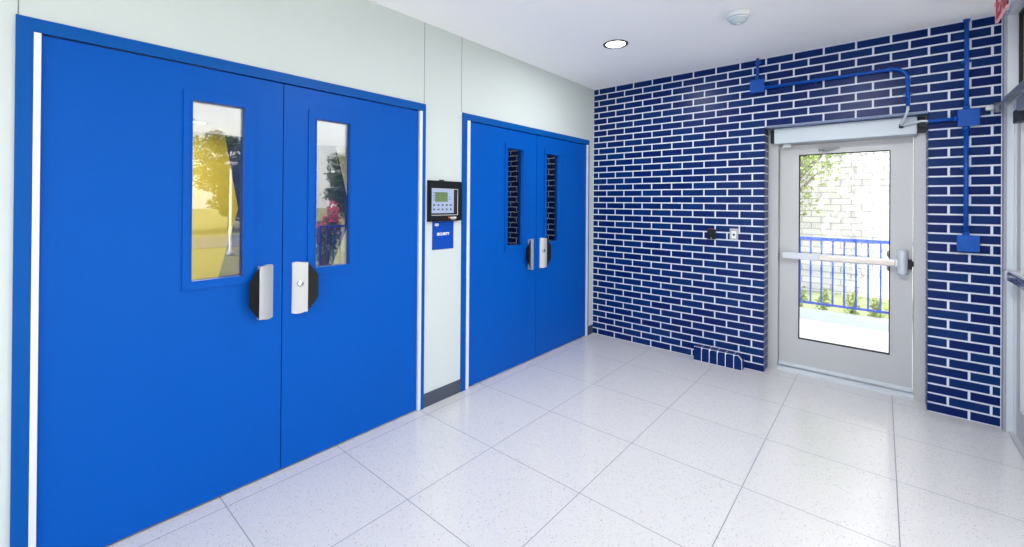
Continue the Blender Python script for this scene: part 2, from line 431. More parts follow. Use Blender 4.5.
def double_door(idx, y0, y1, c, leafs, hinges, wins, lockside, names):
    # frame
    fr = MB(); fx = .012
    fr.box(-.145, y0, 0, fx, y0 + .047, 2.152, .0); fr.box(-.145, y1 - .030, 0, fx, y1, 2.152, .0)
    fr.box(-.145, y0, 2.152, fx, y1, FH, .0)
    struct(fr, 'trim_%d' % (4 + idx), BLUEF, names[0], 'door frame')
    for i, (a, b) in enumerate(leafs):
        k = (idx - 1) * 2 + i + 1
        o = empty('door_%d' % k, (-.02, (a + b) / 2, 0), names[1 + i], 'door', kind='structure')
        wo0, wo1, wi0, wi1 = wins[i]; zo0, zo1, zi0, zi1 = 1.066, 2.028, 1.102, 1.987
        p = MB()
        for (ya, yb, za, zb) in ((a, wi0, .012, 2.146), (wi1, b, .012, 2.146), (wi0, wi1, .012, zi0), (wi0, wi1, zi1, 2.146)):
            p.box(-.045, ya, za, 0, yb, zb)
        p.build('door_panel', BLUE, o)
        g = MB()
        for (ya, yb, za, zb) in ((wo0, wi0, zo0, zo1), (wi1, wo1, zo0, zo1), (wi0, wi1, zo0, zi0), (wi0, wi1, zi1, zo1)):
            g.prism([(ya, za), (yb, za), (yb, zb), (ya, zb)], -.001, .009, 'x')
        e = .006
        for (ya, yb, za, zb) in ((wi0 - .0, wi0 + e, zi0, zi1), (wi1 - e, wi1, zi0, zi1), (wi0 + e, wi1 - e, zi0, zi0 + e), (wi0 + e, wi1 - e, zi1 - e, zi1)):
            g.box(-.030, ya, za, .012, yb, zb)
        gf = g.build('glazing_frame', BLUE, o)
        MB().box(-.028, wi0 + e, zi0 + e, -.022, wi1 - e, zi1 - e).build('glass_pane', GL_DOOR, gf)
        trapezoid_handle(o, c, -1 if i == 0 else 1, lockside == i)
        h0, h1 = hinges[i]
        MB().box(-.02, h0, .004, .017, h1, 2.150, .002).build('continuous_hinge', HINGE, o, 'full-height pale metal hinge strip')
double_door(1, F1[0], F1[1], .979, [(.072, .9765), (.9815, 1.894)], [(.0500, .0705), (1.896, 1.921)],
            [(.527, .833, .557, .792), (1.115, 1.423, 1.155, 1.380)], 1,
            ['blue steel frame around the near double door', 'blue door leaf with a yellow view through its window, nearest on the left wall',
             'blue door leaf of the near pair with a keyed handle and trees mirrored in its window'])
double_door(2, F2[0], F2[1], 3.290, [(2.396, 3.2875), (3.2925, 4.206)], [(2.363, 2.394), (4.208, 4.228)],
            [(2.83, 3.10, 2.853, 3.084), (3.41, 3.70, 3.436, 3.678)], 1,
            ['blue steel frame around the far double door', 'blue door leaf at the left of the far pair with brickwork in its narrow window',
             'blue door leaf of the far pair with a keyed handle, beside the brick corner'])

# ------------------------------------------------------------------ fire alarm panel and room sign between the doors
def alarm_panel():
    o = empty('alarm_panel', (0, 2.142, 1.505), 'black framed alarm annunciator panel with green screen between the blue double doors', 'alarm panel')
    y0, y1, z0, z1 = 1.975, 2.286, 1.352, 1.656; dy, dz = -.014, -.010; X = .038
    MB().box(0, y0, z0, .022, y1, z1, .004).build('housing', BLACK, o)
    f = MB()
    for q in ((y0 + .004, y0 + .015, z0 + .003, z1 - .003), (y1 - .032, y1 - .004, z0 + .003, z1 - .003), (y0 + .015, y1 - .032, z0 + .003, z0 + .042), (y0 + .015, y1 - .032, z1 - .055, z1 - .003)):
        f.box(.02, q[0], q[2], X, q[1], q[3], .0015)
    f.build('door_frame', BLACK, o)
    MB().box(.02, y0 + .015, z0 + .042, .030, y1 - .032, z1 - .055).build('inner_panel', GASKET, o)
    MB().box(.029, 2.008 + dy, 1.424 + dz, .032, 2.222 + dy, 1.603 + dz, .001).build('keypad_plate', mat('keypad_grey', (156, 170, 204), .4), o)
    MB().box(.031, 2.040 + dy, 1.508 + dz, .0335, 2.160 + dy, 1.580 + dz, .0008).build('screen', mat('lcd_green', (96, 118, 76), .3), o)
    for r, z in enumerate((1.474, 1.442)):
        for k in range(5):
            MB().box(.031, 2.024 + dy + k * .040, z - .006, .0345, 2.038 + dy + k * .040, z + .006, .0008).build('button', DARK, o)
    for z in (1.565, 1.545, 1.528, 1.512):
        MB().box(.031, 2.008, z - .002, .0335, 2.022, z + .002).build('indicator', DARK, o)
    for z in (1.535, 1.518):
        MB().box(.031, 2.158, z - .002, .0335, 2.172, z + .002).build('indicator', DARK, o)
    wm = MB()
    for q in ((1.994, 2.250, 1.594, 1.597), (2.247, 2.250, 1.401, 1.594), (1.994, 2.250, 1.398, 1.401)):
        wm.box(.030, q[0], q[2], .0325, q[1], q[3])
    wm.build('window_edge', WPLAST, o)
    MB().lathe([(0, .037), (.009, .037), (.009, .0395), (0, .0395)], (0, 2.155, 1.380), 20, 'x').build('red_mark', RED, o)
    text_mesh('maker_name', 'NOTIFIER', .015, WHITE, o, (.0385, 2.166, 1.374), (0, 1, 0), (0, 0, 1), .0006, .0006)
    text_mesh('maker_line', 'by Honeywell', .008, WHITE, o, (.0385, 2.176, 1.366), (0, 1, 0), (0, 0, 1), .0006, .0003)
    MB().box(.002, 2.085, 1.654, .016, 2.125, 1.664, .001).build('latch', BLACK, o)
alarm_panel()
def room_sign():
    o = empty('room_sign', (0, 2.128, 1.245), 'small blue SECURITY room sign on the wall below the alarm panel', 'sign')
    MB().box(0, 2.026, 1.141, .006, 2.231, 1.350, .001).build('plate', SIGNB, o)
    text_mesh('room_number', '103', .026, WHITE, o, (.0062, 2.043, 1.318), (0, 1, 0), (0, 0, 1), .0006, .0009)
    text_mesh('room_name', 'SECURITY', .027, WHITE, o, (.0062, 2.067, 1.247), (0, 1, 0), (0, 0, 1), .0006, .0009)
    b = MB()
    for k in range(9):
        for z in (1.226, 1.220):
            if (k * 7 + int(z * 1000)) % 3: b.box(.006, 2.085 + k * .011, z, .0068, 2.0875 + k * .011, z + .0025)
    b.build('braille', SIGNB, o)
room_sign()

# ------------------------------------------------------------------ grey exit door in the brick wall
def back_door():
    fr = MB(); y0, y1 = FY, FY + .13
    fr.box(OX0, y0, 0, 1.807, y1, OZ - .01, .002); fr.box(OX1 - .066, y0, 0, OX1, y1, OZ - .01, .002); fr.box(1.807, y0, 2.035, OX1 - .066, y1, OZ - .01, .002)
    # caulk line
    struct(fr, 'trim_7', ALU, 'grey aluminium frame around the glazed exit door', 'door frame')
    struct(MB().prism([(4.535, 0), (4.535, .012), (4.56, .030), (4.68, .030), (4.70, .012), (4.70, 0)], 1.807, OX1 - .066, 'x'), 'trim_8', ALUL, 'aluminium threshold under the grey exit door', 'threshold')
    o = empty('door_5', (2.26, 4.60, 0), 'grey aluminium exit door with a tall glass pane and push bar', 'door', kind='structure')
    a, b, g0, g1, h0, h1, L = 1.811, OX1 - .070, 1.957, 2.573, .296, 1.942, 4.598
    z0, z1 = .040, 2.030
    p = MB()
    for q in ((a, g0, z0, z1), (g1, b, z0, z1), (g0, g1, z0, h0), (g0, g1, h1, z1)): p.box(q[0], L, q[2], q[1], L + .045, q[3])
    p.build('door_panel', ALU, o)
    MB().box(a, L - .018, z0, b, L + .001, z0 + .030, .003).build('door_sweep', ALUL, o)
    g = MB(); e = .007
    for q in ((g0, g0 + e, h0, h1), (g1 - e, g1, h0, h1), (g0 + e, g1 - e, h0, h0 + e), (g0 + e, g1 - e, h1 - e, h1)): g.box(q[0], L - .002, q[2], q[1], L + .03, q[3])
    gf = g.build('glazing_gasket', GASKET, o)
    MB().box(g0 + e, L + .018, h0 + e, g1 - e, L + .024, h1 - e).build('glass_pane', GL_TINT, gf)
    # push bar
    pb = MB(); zc = 1.040
    pb.box(1.842, 4.525, zc - .026, 2.63, 4.560, zc + .030, .006)
    pb.box(1.842, 4.556, zc - .020, 2.63, L, zc + .022, .002)
    bar = pb.build('push_bar', ALUL, o, 'long satin metal push bar')
    MB().box(2.11, 4.520, zc - .018, 2.60, 4.527, zc + .022, .003).build('touch_pad', mat('warm_satin_metal', (188, 182, 180), .28, metal=.7), bar)
    MB().box(1.835, 4.523, zc - .028, 1.846, L, zc + .032, .003).build('end_cap', STEEL, bar)
    hd = MB(); hd.lathe([(.0, .955), (.022, .956), (.030, .962), (.033, .972), (.033, 1.133), (.030, 1.143), (.022, 1.149), (0, 1.150)], (2.645, 4.540, 0), 28); hd.box(2.614, 4.545, .958, 2.676, L, 1.147, .004)
    bh = hd.build('latch_head', ALUL, bar)
    MB().box(2.676, 4.535, 1.00, 2.700, L + .01, 1.075, .004).box(2.694, 4.55, 1.02, 2.712, L + .01, 1.06, .003).build('latch_bolt', DARK, bar, 'dark latch bolt')
    # outside trim, seen past the edge of the glass
    MB().lathe([(.0, L + .045), (.036, L + .045), (.036, L + .058), (.012, L + .07), (.012, L + .09), (0, L + .09)], (2.585, 0, 1.10), 20, 'y').lathe([(.0, L + .045), (.036, L + .045), (.036, L + .058), (.012, L + .07), (.012, L + .09), (0, L + .09)], (2.585, 0, .99), 20, 'y').build('outside_trim', mat('dark_green_metal', (40, 60, 40), .4, metal=.5), o)
    # closer shoe on the top rail and its pivot
    cs = MB(); cs.prism([(2.10, 1.965), (2.16, 1.958), (2.25, 1.985), (2.25, 1.990), (2.10, 1.985)], L - .03, L, 'y')
    cs.lathe([(0, L - .045), (.010, L - .045), (.010, L), (0, L)], (2.135, 0, 1.968), 14, 'y')
    cs.build('closer_shoe', mat('closer_grey', (120, 128, 130), .4, metal=.5), o)
back_door()
def operator():
    o = empty('door_operator', (2.25, 4.49, 2.03), 'long pale door operator housing mounted above the grey exit door', 'door operator')
    MB().box(1.788, 4.44, 2.036, 2.722, FY - .002, OZ - .014, .006, 3).build('cover', mat('operator_cover', (196, 206, 216), .45, metal=.1), o)
    MB().box(1.755, 4.475, 2.050, 1.788, FY - .002, OZ - .02, .002).build('end_shade', DARK, o, 'dark block painting the shaded gap beside the cover')  # dark blocks stand in for the shadowed gaps at both cover ends
    MB().box(2.722, 4.475, 2.050, 2.768, FY - .002, OZ - .02, .002).build('end_shade', DARK, o, 'dark block painting the shaded gap beside the cover')
    MB().box(1.850, 4.50, 2.006, 1.905, FY + .005, 2.036, .003).box(1.84, 4.505, 2.002, 1.862, FY, 2.014, .002).build('arm_pivot', ALUL, o)
operator()

# ------------------------------------------------------------------ conduits and boxes on the brick wall
G = 'blue painted conduit runs'
def straps(mb_parent, pts):
    for (x, z, vert) in pts:
        b = MB()
        if vert: b.box(x - .024, D - .022, z - .008, x + .024, D - .0005, z + .008, .002)
        else: b.box(x - .008, D - .022, z - .020, x + .008, D - .0005, z + .020, .002)
        b.build('strap', BLUEC, mb_parent)
def arc(cx, cz, r, a0, a1, n=8): return [(cx + r * math.cos(math.radians(a0 + (a1 - a0) * k / n)), CYP, cz + r * math.sin(math.radians(a0 + (a1 - a0) * k / n))) for k in range(n + 1)]
CYP = D - .024; CR = .0125
def conduit(label, pts, couplers, st=()):
    x, y, z = pts[0]
    o = empty('conduit', (x, y, z), label, 'conduit', G)
    MB().tube(pts, CR, 14).build('pipe', BLUEC, o)
    for (a, b) in couplers: MB().tube([a, b], CR + .005, 14).build('coupling', BLUEC, o)
    straps(o, st)
VX = 2.966
conduit('vertical blue conduit from ceiling to the upper rectangular box beside the exit door', [(VX, CYP, H), (VX, CYP, 2.168)], [((VX, CYP, 2.165), (VX, CYP, 2.195)), ((VX, CYP, 2.78), (VX, CYP, H))], [(VX, 2.51, True)])
conduit('vertical blue conduit joining the upper and lower boxes right of the exit door', [(VX, CYP, 2.052), (VX, CYP, 1.292)], [((VX, CYP, 2.026), (VX, CYP, 2.055)), ((VX, CYP, 1.29), (VX, CYP, 1.315))], [(VX, 1.76, True)])
conduit('short blue conduit dropping from the ceiling to the square box on the brick wall', [(1.675, CYP, H), (1.675, CYP, 2.61)], [((1.675, CYP, 2.61), (1.675, CYP, 2.635))], [(1.675, 2.765, True)])
conduit('long blue conduit from the square box bending down over the door',
        [(1.722, CYP, 2.528), (2.57, CYP, 2.528)] + arc(2.57, 2.433, .095, 90, 0)[1:] + [(2.665, CYP, 2.235)],
        [((1.722, CYP, 2.528), (1.745, CYP, 2.528)), ((2.55, CYP, 2.528), (2.575, CYP, 2.528)), ((2.665, CYP, 2.43), (2.665, CYP, 2.40))], [(2.10, 2.528, False), (2.665, 2.33, True)])
conduit('short blue conduit from the upper rectangular box left to the door frame', [(2.925, CYP, 2.110), (2.775, CYP, 2.110)], [((2.925, CYP, 2.110), (2.905, CYP, 2.110))])
def jbox(label, x0, x1, z0, z1, d=.05):
    o = empty('junction_box', ((x0 + x1) / 2, D, (z0 + z1) / 2), label, 'junction box', 'blue junction boxes')
    MB().box(x0 + .003, D - d + .004, z0 + .003, x1 - .003, D, z1 - .003, .004).build('box_body', BLUEC, o)
    MB().box(x0, D - d, z0, x1, D - d + .005, z1, .0015).build('cover', BLUEC, o)
    for sx in (x0 + .012, x1 - .012):
        MB().lathe([(0, D - d - .002), (.004, D - d - .002), (.004, D - d), (0, D - d)], (sx, 0, (z0 + z1) / 2), 10, 'y').build('screw', BLUEC, o)
jbox('square blue junction box high on the brick wall left of the exit door', 1.621, 1.731, 2.493, 2.605, .055)
jbox('blue rectangular junction box level with the exit door head', 2.922, 3.029, 2.052, 2.167)
jbox('blue rectangular junction box at the foot of the vertical conduit', 2.920, 3.030, 1.180, 1.294)
def whip():
    o = empty('flexible_cable', (2.665, CYP, 2.235), 'pale flexible cable whip from the blue conduit end to the door operator', 'cable')
    MB().tube([(2.665, CYP, 2.240), (2.665, CYP - .002, 2.21), (2.655, CYP - .01, 2.17), (2.640, 4.40, 2.13), (2.632, 4.415, 2.112), (2.63, 4.439, 2.105)], .009, 10).build('hose', ALUL, o)
    MB().tube([(2.775, CYP, 2.112), (2.74, CYP + .02, 2.120), (2.70, 4.41, 2.118), (2.65, 4.415, 2.106), (2.635, 4.439, 2.10)], .008, 10).build('hose', ALUL, o)
    MB().box(2.618, 4.420, 2.088, 2.646, 4.4395, 2.118, .004).build('connector', DARK, o)
whip()
# card reader and key switch
def reader():
    o = empty('card_reader', (1.29, D, 1.205), 'small black card reader on the navy brick wall', 'card reader')
    MB().box(1.252, D - .022, 1.160, 1.328, D, 1.255, .005, 3).build('housing', BLACK, o)
    MB().box(1.285, D - .0235, 1.168, 1.297, D - .0215, 1.174).build('indicator', WPLAST, o)
    MB().box(1.262, D - .018, 1.2545, 1.318, D - .002, 1.262, .002).build('top_cap', mat('dark_red_plastic', (110, 30, 34), .4), o)
reader()
def keysw():
    o = empty('key_switch', (1.483, D, 1.217), 'light metal key switch plate on the brick wall beside the black card reader', 'switch')
    MB().box(1.448, D - .006, 1.166, 1.520, D, 1.270, .002).build('plate', mat('switch_metal', (176, 178, 176), .35, metal=.4), o)
    MB().box(1.463, D - .010, 1.178, 1.504, D - .004, 1.246, .002).build('insert', WPLAST, o)
    MB().lathe([(0, D - .018), (.008, D - .018), (.010, D - .010), (0, D - .010)], (1.484, 0, 1.214), 18, 'y').build('key_cylinder', DARK, o)
keysw()

# ------------------------------------------------------------------ ceiling things
EM = emis('lamp_lens', (255, 252, 246), 6.0)
def downlight(x, y, label, H_=H, w=LAMP_W):
    o = empty('downlight', (x, y, H_), label, 'ceiling light', 'recessed ceiling lights')
    MB().lathe([(.078, H_), (.078, H_ - .003), (.084, H_ - .007), (.097, H_ - .006), (.101, H_ - .002), (.101, H_)], (x, y, 0), 40).build('trim_ring', mat('lamp_ring', (52, 54, 60), .5), o)
    MB().lathe([(0, H_ - .003), (.076, H_ - .003), (.079, H_ - .001), (.079, H_), (0, H_)], (x, y, 0), 40).build('lens', EM, o, 'glowing white lens')
    l = bpy.data.lights.new('lamp', 'AREA'); l.shape = 'DISK'; l.size = .17; l.energy = w; l.color = (1, .985, .96)
    lo = bpy.data.objects.new('lamp_light', l); COL.objects.link(lo); lo.parent = o; lo.location = (0, 0, -.008)
downlight(.864, 3.212, 'round recessed ceiling light with a thin dark ring near the brick wall', w=8)
downlight(2.35, 2.05, 'added fill downlight by the side exit door, out of frame', w=27)  # this lamp and the next ones are unseen, added to brighten the room
downlight(2.20, -.60, 'added fill downlight close above the viewer, out of frame', w=12)
downlight(1.30, -1.70, 'added fill downlight at the near end of the vestibule, out of frame', w=8)
def detector():
    x, y = 1.775, 3.215
    o = empty('occupancy_sensor', (x, y, H), 'white domed sensor fixed to the ceiling', 'ceiling sensor')
    MB().lathe([(0, H), (.070, H), (.073, H - .014), (.068, H - .028), (.063, H - .030), (0, H - .030)], (x, y, 0), 40).build('base', WPLAST, o)
    MB().lathe([(.060, H - .029), (.058, H - .044), (.051, H - .058), (.040, H - .068), (.034, H - .071), (0, H - .072)], (x, y, 0), 40).build('dome', mat('sensor_lens', (186, 198, 208), .3), o)
    MB().lathe([(.057, H - .038), (.0615, H - .039), (.0615, H - .043), (.057, H - .044)], (x, y, 0), 40).build('lens_ring', WPLAST, o)
    MB().lathe([(0, H - .0715), (.014, H - .0715), (.014, H - .077), (0, H - .077)], (x, y, 0), 20).build('test_button', WPLAST, o)
detector()
def exit_sign():
    x, y0, y1, z0, z1 = 3.042, 3.56, 3.868, 2.60, 2.775
    o = empty('exit_sign', (x, (y0 + y1) / 2, H), 'clear panel EXIT sign with red letters hanging from the ceiling by the storefront', 'exit sign')
    MB().box(x - .022, y0 + .0, H - .028, x + .022, y1, H, .003).build('housing', WPLAST, o)
    MB().box(x - .003, y0, z0 + .005, x + .003, y1, z1, .0).build('panel', ACRYL, o)
    MB().box(x - .006, y0, z0, x + .006, y1, z0 + .006).box(x - .006, y1 - .006, z0 + .006, x + .006, y1, z1).build('panel_edge', EDGEGLOW, o, 'panel edge with its pink glow painted on')
    text_mesh('exit_letters', 'EXIT', .19, RED, o, (x - .0045, y1 - .012, z0 + .020), (0, -1, 0), (0, 0, 1), .0006, .004)
    text_mesh('exit_letters', 'EXIT', .19, RED, o, (x + .0045, y0 + .012, z0 + .020), (0, 1, 0), (0, 0, 1), .0006, .004)
exit_sign()

# ------------------------------------------------------------------ storefront on the right
SX0, SX1, SG = 3.150, 3.262, 3.212
st = MB()
def mull(y0, y1, z0=0.0, z1=H - .0): st.box(SX0, y0, z0, SX1, y1, z1, .001)
mull(4.305, 4.360)
BAYS = [(2.25, 3.12), (.95, 2.20), (-.45, .90), (YB, -.50)]
for a in (3.12, 2.20, .90, -.50): mull(a, a + .05)
for a, b in [(3.17, 4.305)] + BAYS:
    st.box(SX0, a, H - .035, SX1, b, H, .001)
    st.box(SX0, a, (2.165 if a == 3.17 else 0), SX1, b, (2.235 if a == 3.17 else .10), .001)
for xa, xb in ((0, .05), (1.02, 1.07), (2.05, 2.10), (3.10, 3.15)): st.box(xa, YB - .11, 0, xb, YB, H, .001)  # end framing behind the viewer, added with its glass for daylight
for xa, xb in ((.05, 1.02), (1.07, 2.05), (2.10, 3.10)):
    st.box(xa, YB - .11, 0, xb, YB, .10, .001); st.box(xa, YB - .11, H - .035, xb, YB, H, .001)
# door stop at the jamb, stepping back toward the leaf
st.box(SX0 + .030, 4.280, 0, SX1, 4.305, 2.165)
struct(st, 'trim_9', ALUL, 'pale aluminium storefront framing along the right side', 'storefront frame')
struct(MB().box(XR - .004, D - .060, 0, SX0, D, H), 'trim_10', mat('grey_caulk', (160, 164, 176), .8), 'grey sealant strip between the brick pier and the storefront', 'sealant')
struct(MB().box(SX0, YB, H, SX1 + .2, 4.36, H + .4), 'wall_right', WALLM, 'wall band above the storefront glazing', 'wall')
PW = ['over the side exit door', 'beside the side exit door', 'in the second bay from the side exit door', 'in the third bay from the side exit door', 'in the corner bay nearest the viewer']
for n, (a, b, z0, z1) in enumerate([(3.17, 4.305, 2.235, H - .035)] + [(p, q, .10, H - .035) for p, q in BAYS]):
    o = empty('window_%d' % (n + 1), (SG, (a + b) / 2, z0), 'storefront glass pane ' + PW[n], 'window', kind='structure')
    g = MB(); e = .014
    for q in ((a, a + e, z0, z1), (b - e, b, z0, z1), (a + e, b - e, z0, z0 + e), (a + e, b - e, z1 - e, z1)): g.box(SG - .012, q[0], q[2], SG + .012, q[1], q[3])
    g.build('gasket', GASKET, o); MB().box(SG - .003, a + e, z0 + e, SG + .003, b - e, z1 - e).build('glass_pane', GL_CLEAR, o)
for n, (a, b) in enumerate(((.05, 1.02), (1.07, 2.05), (2.10, 3.10))):  # unseen end panes, put in to let more daylight reach the room
    o = empty('window_%d' % (n + 6), ((a + b) / 2, YB - .05, .1), 'glass pane in the unseen end storefront added for daylight, %s' % ['by the blue doors side', 'middle bay', 'by the right corner'][n], 'window', kind='structure')
    MB().box(a, YB - .053, .10, b, YB - .047, H - .035).build('glass_pane', GL_CLEAR, o)
def side_door():
    o = empty('door_6', (SG, 3.7, 0), 'aluminium storefront exit door at the right edge with chrome push bar', 'door', kind='structure')
    a, b = 3.176, 4.274; X0, X1 = SG - .022, SG + .022
    p = MB()
    for q in ((a, a + .09, .01, 2.16), (b - .09, b, .01, 2.16), (a + .09, b - .09, .01, .20), (a + .09, b - .09, 2.04, 2.16)): p.box(X0, q[0], q[2], X1, q[1], q[3], .001)
    p.build('door_panel', ALU, o)
    MB().box(SG - .003, a + .09, .20, SG + .003, b - .09, 2.04).build('glass_pane', GL_CLEAR, o)
    zc = 1.055
    bar = MB().box(3.120, a + .04, zc - .030, 3.150, 4.165, zc + .030, .010, 3).build('push_bar', CHROME, o, 'chrome push bar')
    MB().box(3.112, 4.110, zc - .036, X0, 4.175, zc + .034, .012, 3).build('end_cap', STEEL, bar)
    MB().box(3.145, a + .04, zc - .022, 3.165, 4.12, zc + .022).build('rail', ALUL, bar)
    MB().box(3.160, a + .02, zc - .06, X0, a + .10, zc + .08, .006).build('latch_head', CHROME, bar)
    MB().box(3.150, 4.145, zc - .02, X0, 4.165, zc + .02).build('bracket', ALUL, bar)
side_door()
def closer():
    o = empty('door_closer', (3.13, 3.9, 2.12), 'grey closer arm at the head of the storefront exit door', 'door closer')
    M2 = mat('closer_metal', (150, 156, 164), .3, metal=.8)
    MB().box(3.120, 3.42, 2.060, 3.189, 3.86, 2.135, .006).build('closer_body', M2, o)
    MB().prism([(3.40, 2.175), (4.25, 2.175), (4.25, 2.215), (3.40, 2.215)], 3.128, 3.150, 'x').build('track', M2, o)
    MB().tube([(3.10, 4.335, 2.165), (3.10, 4.24, 2.16), (3.105, 3.9, 2.155), (3.135, 3.64, 2.145)], .011, 10).build('arm', M2, o)
    MB().lathe([(0, 2.125), (.018, 2.125), (.018, 2.19), (0, 2.19)], (3.105, 4.285, 0), 18).build('pivot', M2, o)
    MB().box(3.055, 4.315, 2.145, 3.105, 4.345, 2.185, .006).build('arm_tip', STEEL, o)
    MB().box(3.150, 4.02, 2.02, 3.189, 4.14, 2.10, .003).build('bracket', DARK, o)
closer()
struct(MB().box(SX0 + .010, 3.12, 0, SX1, 4.36, .012, .002), 'trim_11', ALU, 'metal threshold of the storefront exit door', 'threshold')
struct(MB().box(-5.5, YB - 3.2, H + .02, 3.45, YB - .2, H + .40), 'sun_block_canopy', WALLM, 'added canopy keeping sun off the near entrance', 'canopy')  # unseen roof added to keep the sun out of the end glazing
struct(MB().box(-5.5, YB - 9, -.3, 5.2, YB - .2, -.012), 'ground_entrance', CONCD, 'concrete paving before the near storefront', 'paving')
struct(MB().box(3.45, YB - .15, H - .02, 3.70, 4.8, H + .45), 'trim_12', WALLM, 'roof edge band over the storefront', 'roof edge')

# ------------------------------------------------------------------ lobby beyond the blue doors
LH = 2.52; LX = -5.3
struct(MB().box(LX - .1, YB, LH, -.14, 4.6, LH + .5), 'ceiling_lobby', CEILM, 'white ceiling of the room beyond the blue doors', 'ceiling')
struct(MB().box(LX, YB - .1, 0, -.14, YB, LH), 'wall_lobby_near', WALLM, 'near end wall of the room beyond the blue doors', 'wall')
lb = MB(); lb.box(LX, D + .004, 0, -.14, D + .24, LH + .1)
for r in range(37):
    course_bricks(lb, r, .15, 3.36, True)
lb.box(LX, D - .004, 0, -3.37, D + .004, LH)
struct(lb, 'wall_lobby_far', [MORTAR, BRICK], 'navy brick wall seen through the windows of the far blue doors', 'wall')
mu = MB(); mu.box(LX - .1, YB, 0, LX, D, LH)
X = LX + .004
def poly(pts, mi): mu.prism([(y, z) for y, z in pts], LX - .001, X, 'x', mi)
poly([(YB, 0), (2.02, 0), (2.36, 1.36), (2.165, LH), (YB, LH)], 1)
poly([(2.02, 0), (3.80, 0), (4.305, 1.2), (3.98, LH), (2.165, LH), (2.36, 1.36)], 2)
poly([(3.80, 0), (D, 0), (D, LH), (3.98, LH), (4.305, 1.2)], 3)
struct(mu, 'wall_lobby_mural', [WALLM, YEL, NAVY, CREAM], 'yellow and navy chevron painted wall seen through the near blue doors', 'wall')
k = empty('wall_plate', (-.57, D, 1.22), 'beige switch plate on bricks behind the right window of the far double door', 'switch')
MB().box(-.604, D - .006, 1.168, -.532, D, 1.272, .002).build('plate', mat('beige_plate', (205, 190, 160), .4), k)
MB().box(-.580, D - .010, 1.195, -.556, D - .005, 1.245, .002).build('rocker', WPLAST, k)
for x, y, t in ((-4.3, 1.6, 'first'), (-2.9, 3.1, 'second')):
    downlight(x, y, '%s added fill downlight in the room beyond the blue doors' % t, LH, 28)  # lamps added so the mural and bricks show through the door windows

# ------------------------------------------------------------------ outside the exit door
struct(MB().box(-3, 4.602 + .1, -.3, 5.2, 6.86, -.02), 'ground_porch', CONC, 'pale concrete porch outside the exit door', 'porch')
cu = MB().box(-3, 6.86, -.6, 5.2, 7.02, .10, .012)
struct(cu, 'trim_13', CURB, 'low pale concrete curb at the porch edge', 'curb')
def railing(label, fixed, a, b, vertical_axis, zt, zb, base, pitch=.118, r=.010):
    o = empty('railing', ((a + b) / 2, fixed, base) if vertical_axis == 'x' else (fixed, (a + b) / 2, base), label, 'railing')
    def bx(mb, u0, u1, w, z0, z1, name):
        if vertical_axis == 'x': return mb.box(u0, fixed - w, z0, u1, fixed + w, z1, .002, 1)
        return mb.box(fixed - w, u0, z0, fixed + w, u1, z1, .002, 1)
    bx(MB(), a, b, .020, zt - .02, zt + .02, '').build('top_rail', BLUER, o)
    bx(MB(), a, b, .014, zb - .014, zb + .014, '').build('bottom_rail', BLUER, o)
    n = int((b - a) / pitch)
    for k in range(n + 1):
        u = a + k * pitch
        post = k % 26 == 0
        w = .018 if post else r
        bx(MB(), u - w, u + w, w, base if post else zb, zt - .015, '').build('post' if post else 'baluster', BLUER, o)
railing('blue railing on the curb outside the exit door', 6.94, -.20, 4.90, 'x', 1.045, .190, .10)
struct(MB().box(-12, 10.0, -.7, 14, 10.3, 5.6), 'wall_outside', WBLOCK, 'whitewashed block wall behind the porch railing', 'wall')
struct(MB().box(-12, 7.02, -.7, 14, 10.0, -.15), 'ground_bed', SOIL, 'planting bed between porch curb and white block wall', 'ground')

def leafcluster(mb, centre, rad, count, size, mi=0, flat=1.0, rng=random):
    for _ in range(count):
        while True:
            p = Vector((rng.uniform(-1, 1), rng.uniform(-1, 1), rng.uniform(-1, 1)))
            if p.length < 1: break
        p = Vector((p.x * rad[0], p.y * rad[1], p.z * rad[2])) + Vector(centre)
        d = Vector((rng.uniform(-1, 1), rng.uniform(-1, 1), rng.uniform(-.8, .4))).normalized()
        s = d.cross(Vector((rng.uniform(-1, 1), rng.uniform(-1, 1), rng.uniform(-1, 1)))).normalized()
        nn = d.cross(s); l = size * rng.uniform(.7, 1.3); w = l * .26
        v = [mb.bm.verts.new(q) for q in (p, p + d * l * .45 + s * w, p + d * l, p + d * l * .45 - s * w)]
        mid = mb.bm.verts.new(p + d * l * .5 + nn * w * .35)
        for i in range(4):
            f = mb.bm.faces.new((v[i], v[(i + 1) % 4], mid)); f.material_index = mi
def tree(name, label, base, h, crown_r, nblobs, leaves, size, lm, seed, crown_lo=.45, group=None):
    rng = random.Random(seed); b = Vector(base)
    o = empty(name, base, label, 'tree', group)
    t = MB(); top = b + Vector((rng.uniform(-.2, .2), rng.uniform(-.2, .2), h * .8))
    t.tube([b, b.lerp(top, .3) + Vector((rng.uniform(-.05, .05), 0, 0)) * h, b.lerp(top, .65), top], .1, 9, radii=[h * .03, h * .022, h * .014, h * .005])
    f = MB()
    for k in range(nblobs):
        a = rng.uniform(0, 2 * PI); rr = crown_r * math.sqrt(rng.uniform(.05, 1)); zz = h * rng.uniform(crown_lo, .95)
        rr *= 1 - .45 * abs(zz / h - .65) / .35
        c = b + Vector((rr * math.cos(a), rr * math.sin(a), zz))
        st0 = b.lerp(top, min(.95, max(.25, zz / h - .12)))
        t.tube([st0, st0.lerp(c, .5) + Vector((0, 0, .03 * h)), c], .02, 5, radii=[h * .008, h * .005, h * .002])
        q = crown_r * .33
        leafcluster(f, c, (q, q, q * .75), leaves, size, rng=rng)
    t.build('trunk', BARK, o); f.build('foliage', lm, o)
    return o
tree('small_tree', 'yellow-green small tree between the porch railing and the white block wall', (1.20, 8.75, -.15), 5.6, .98, 60, 55, .10, LEAF, 3, .27)
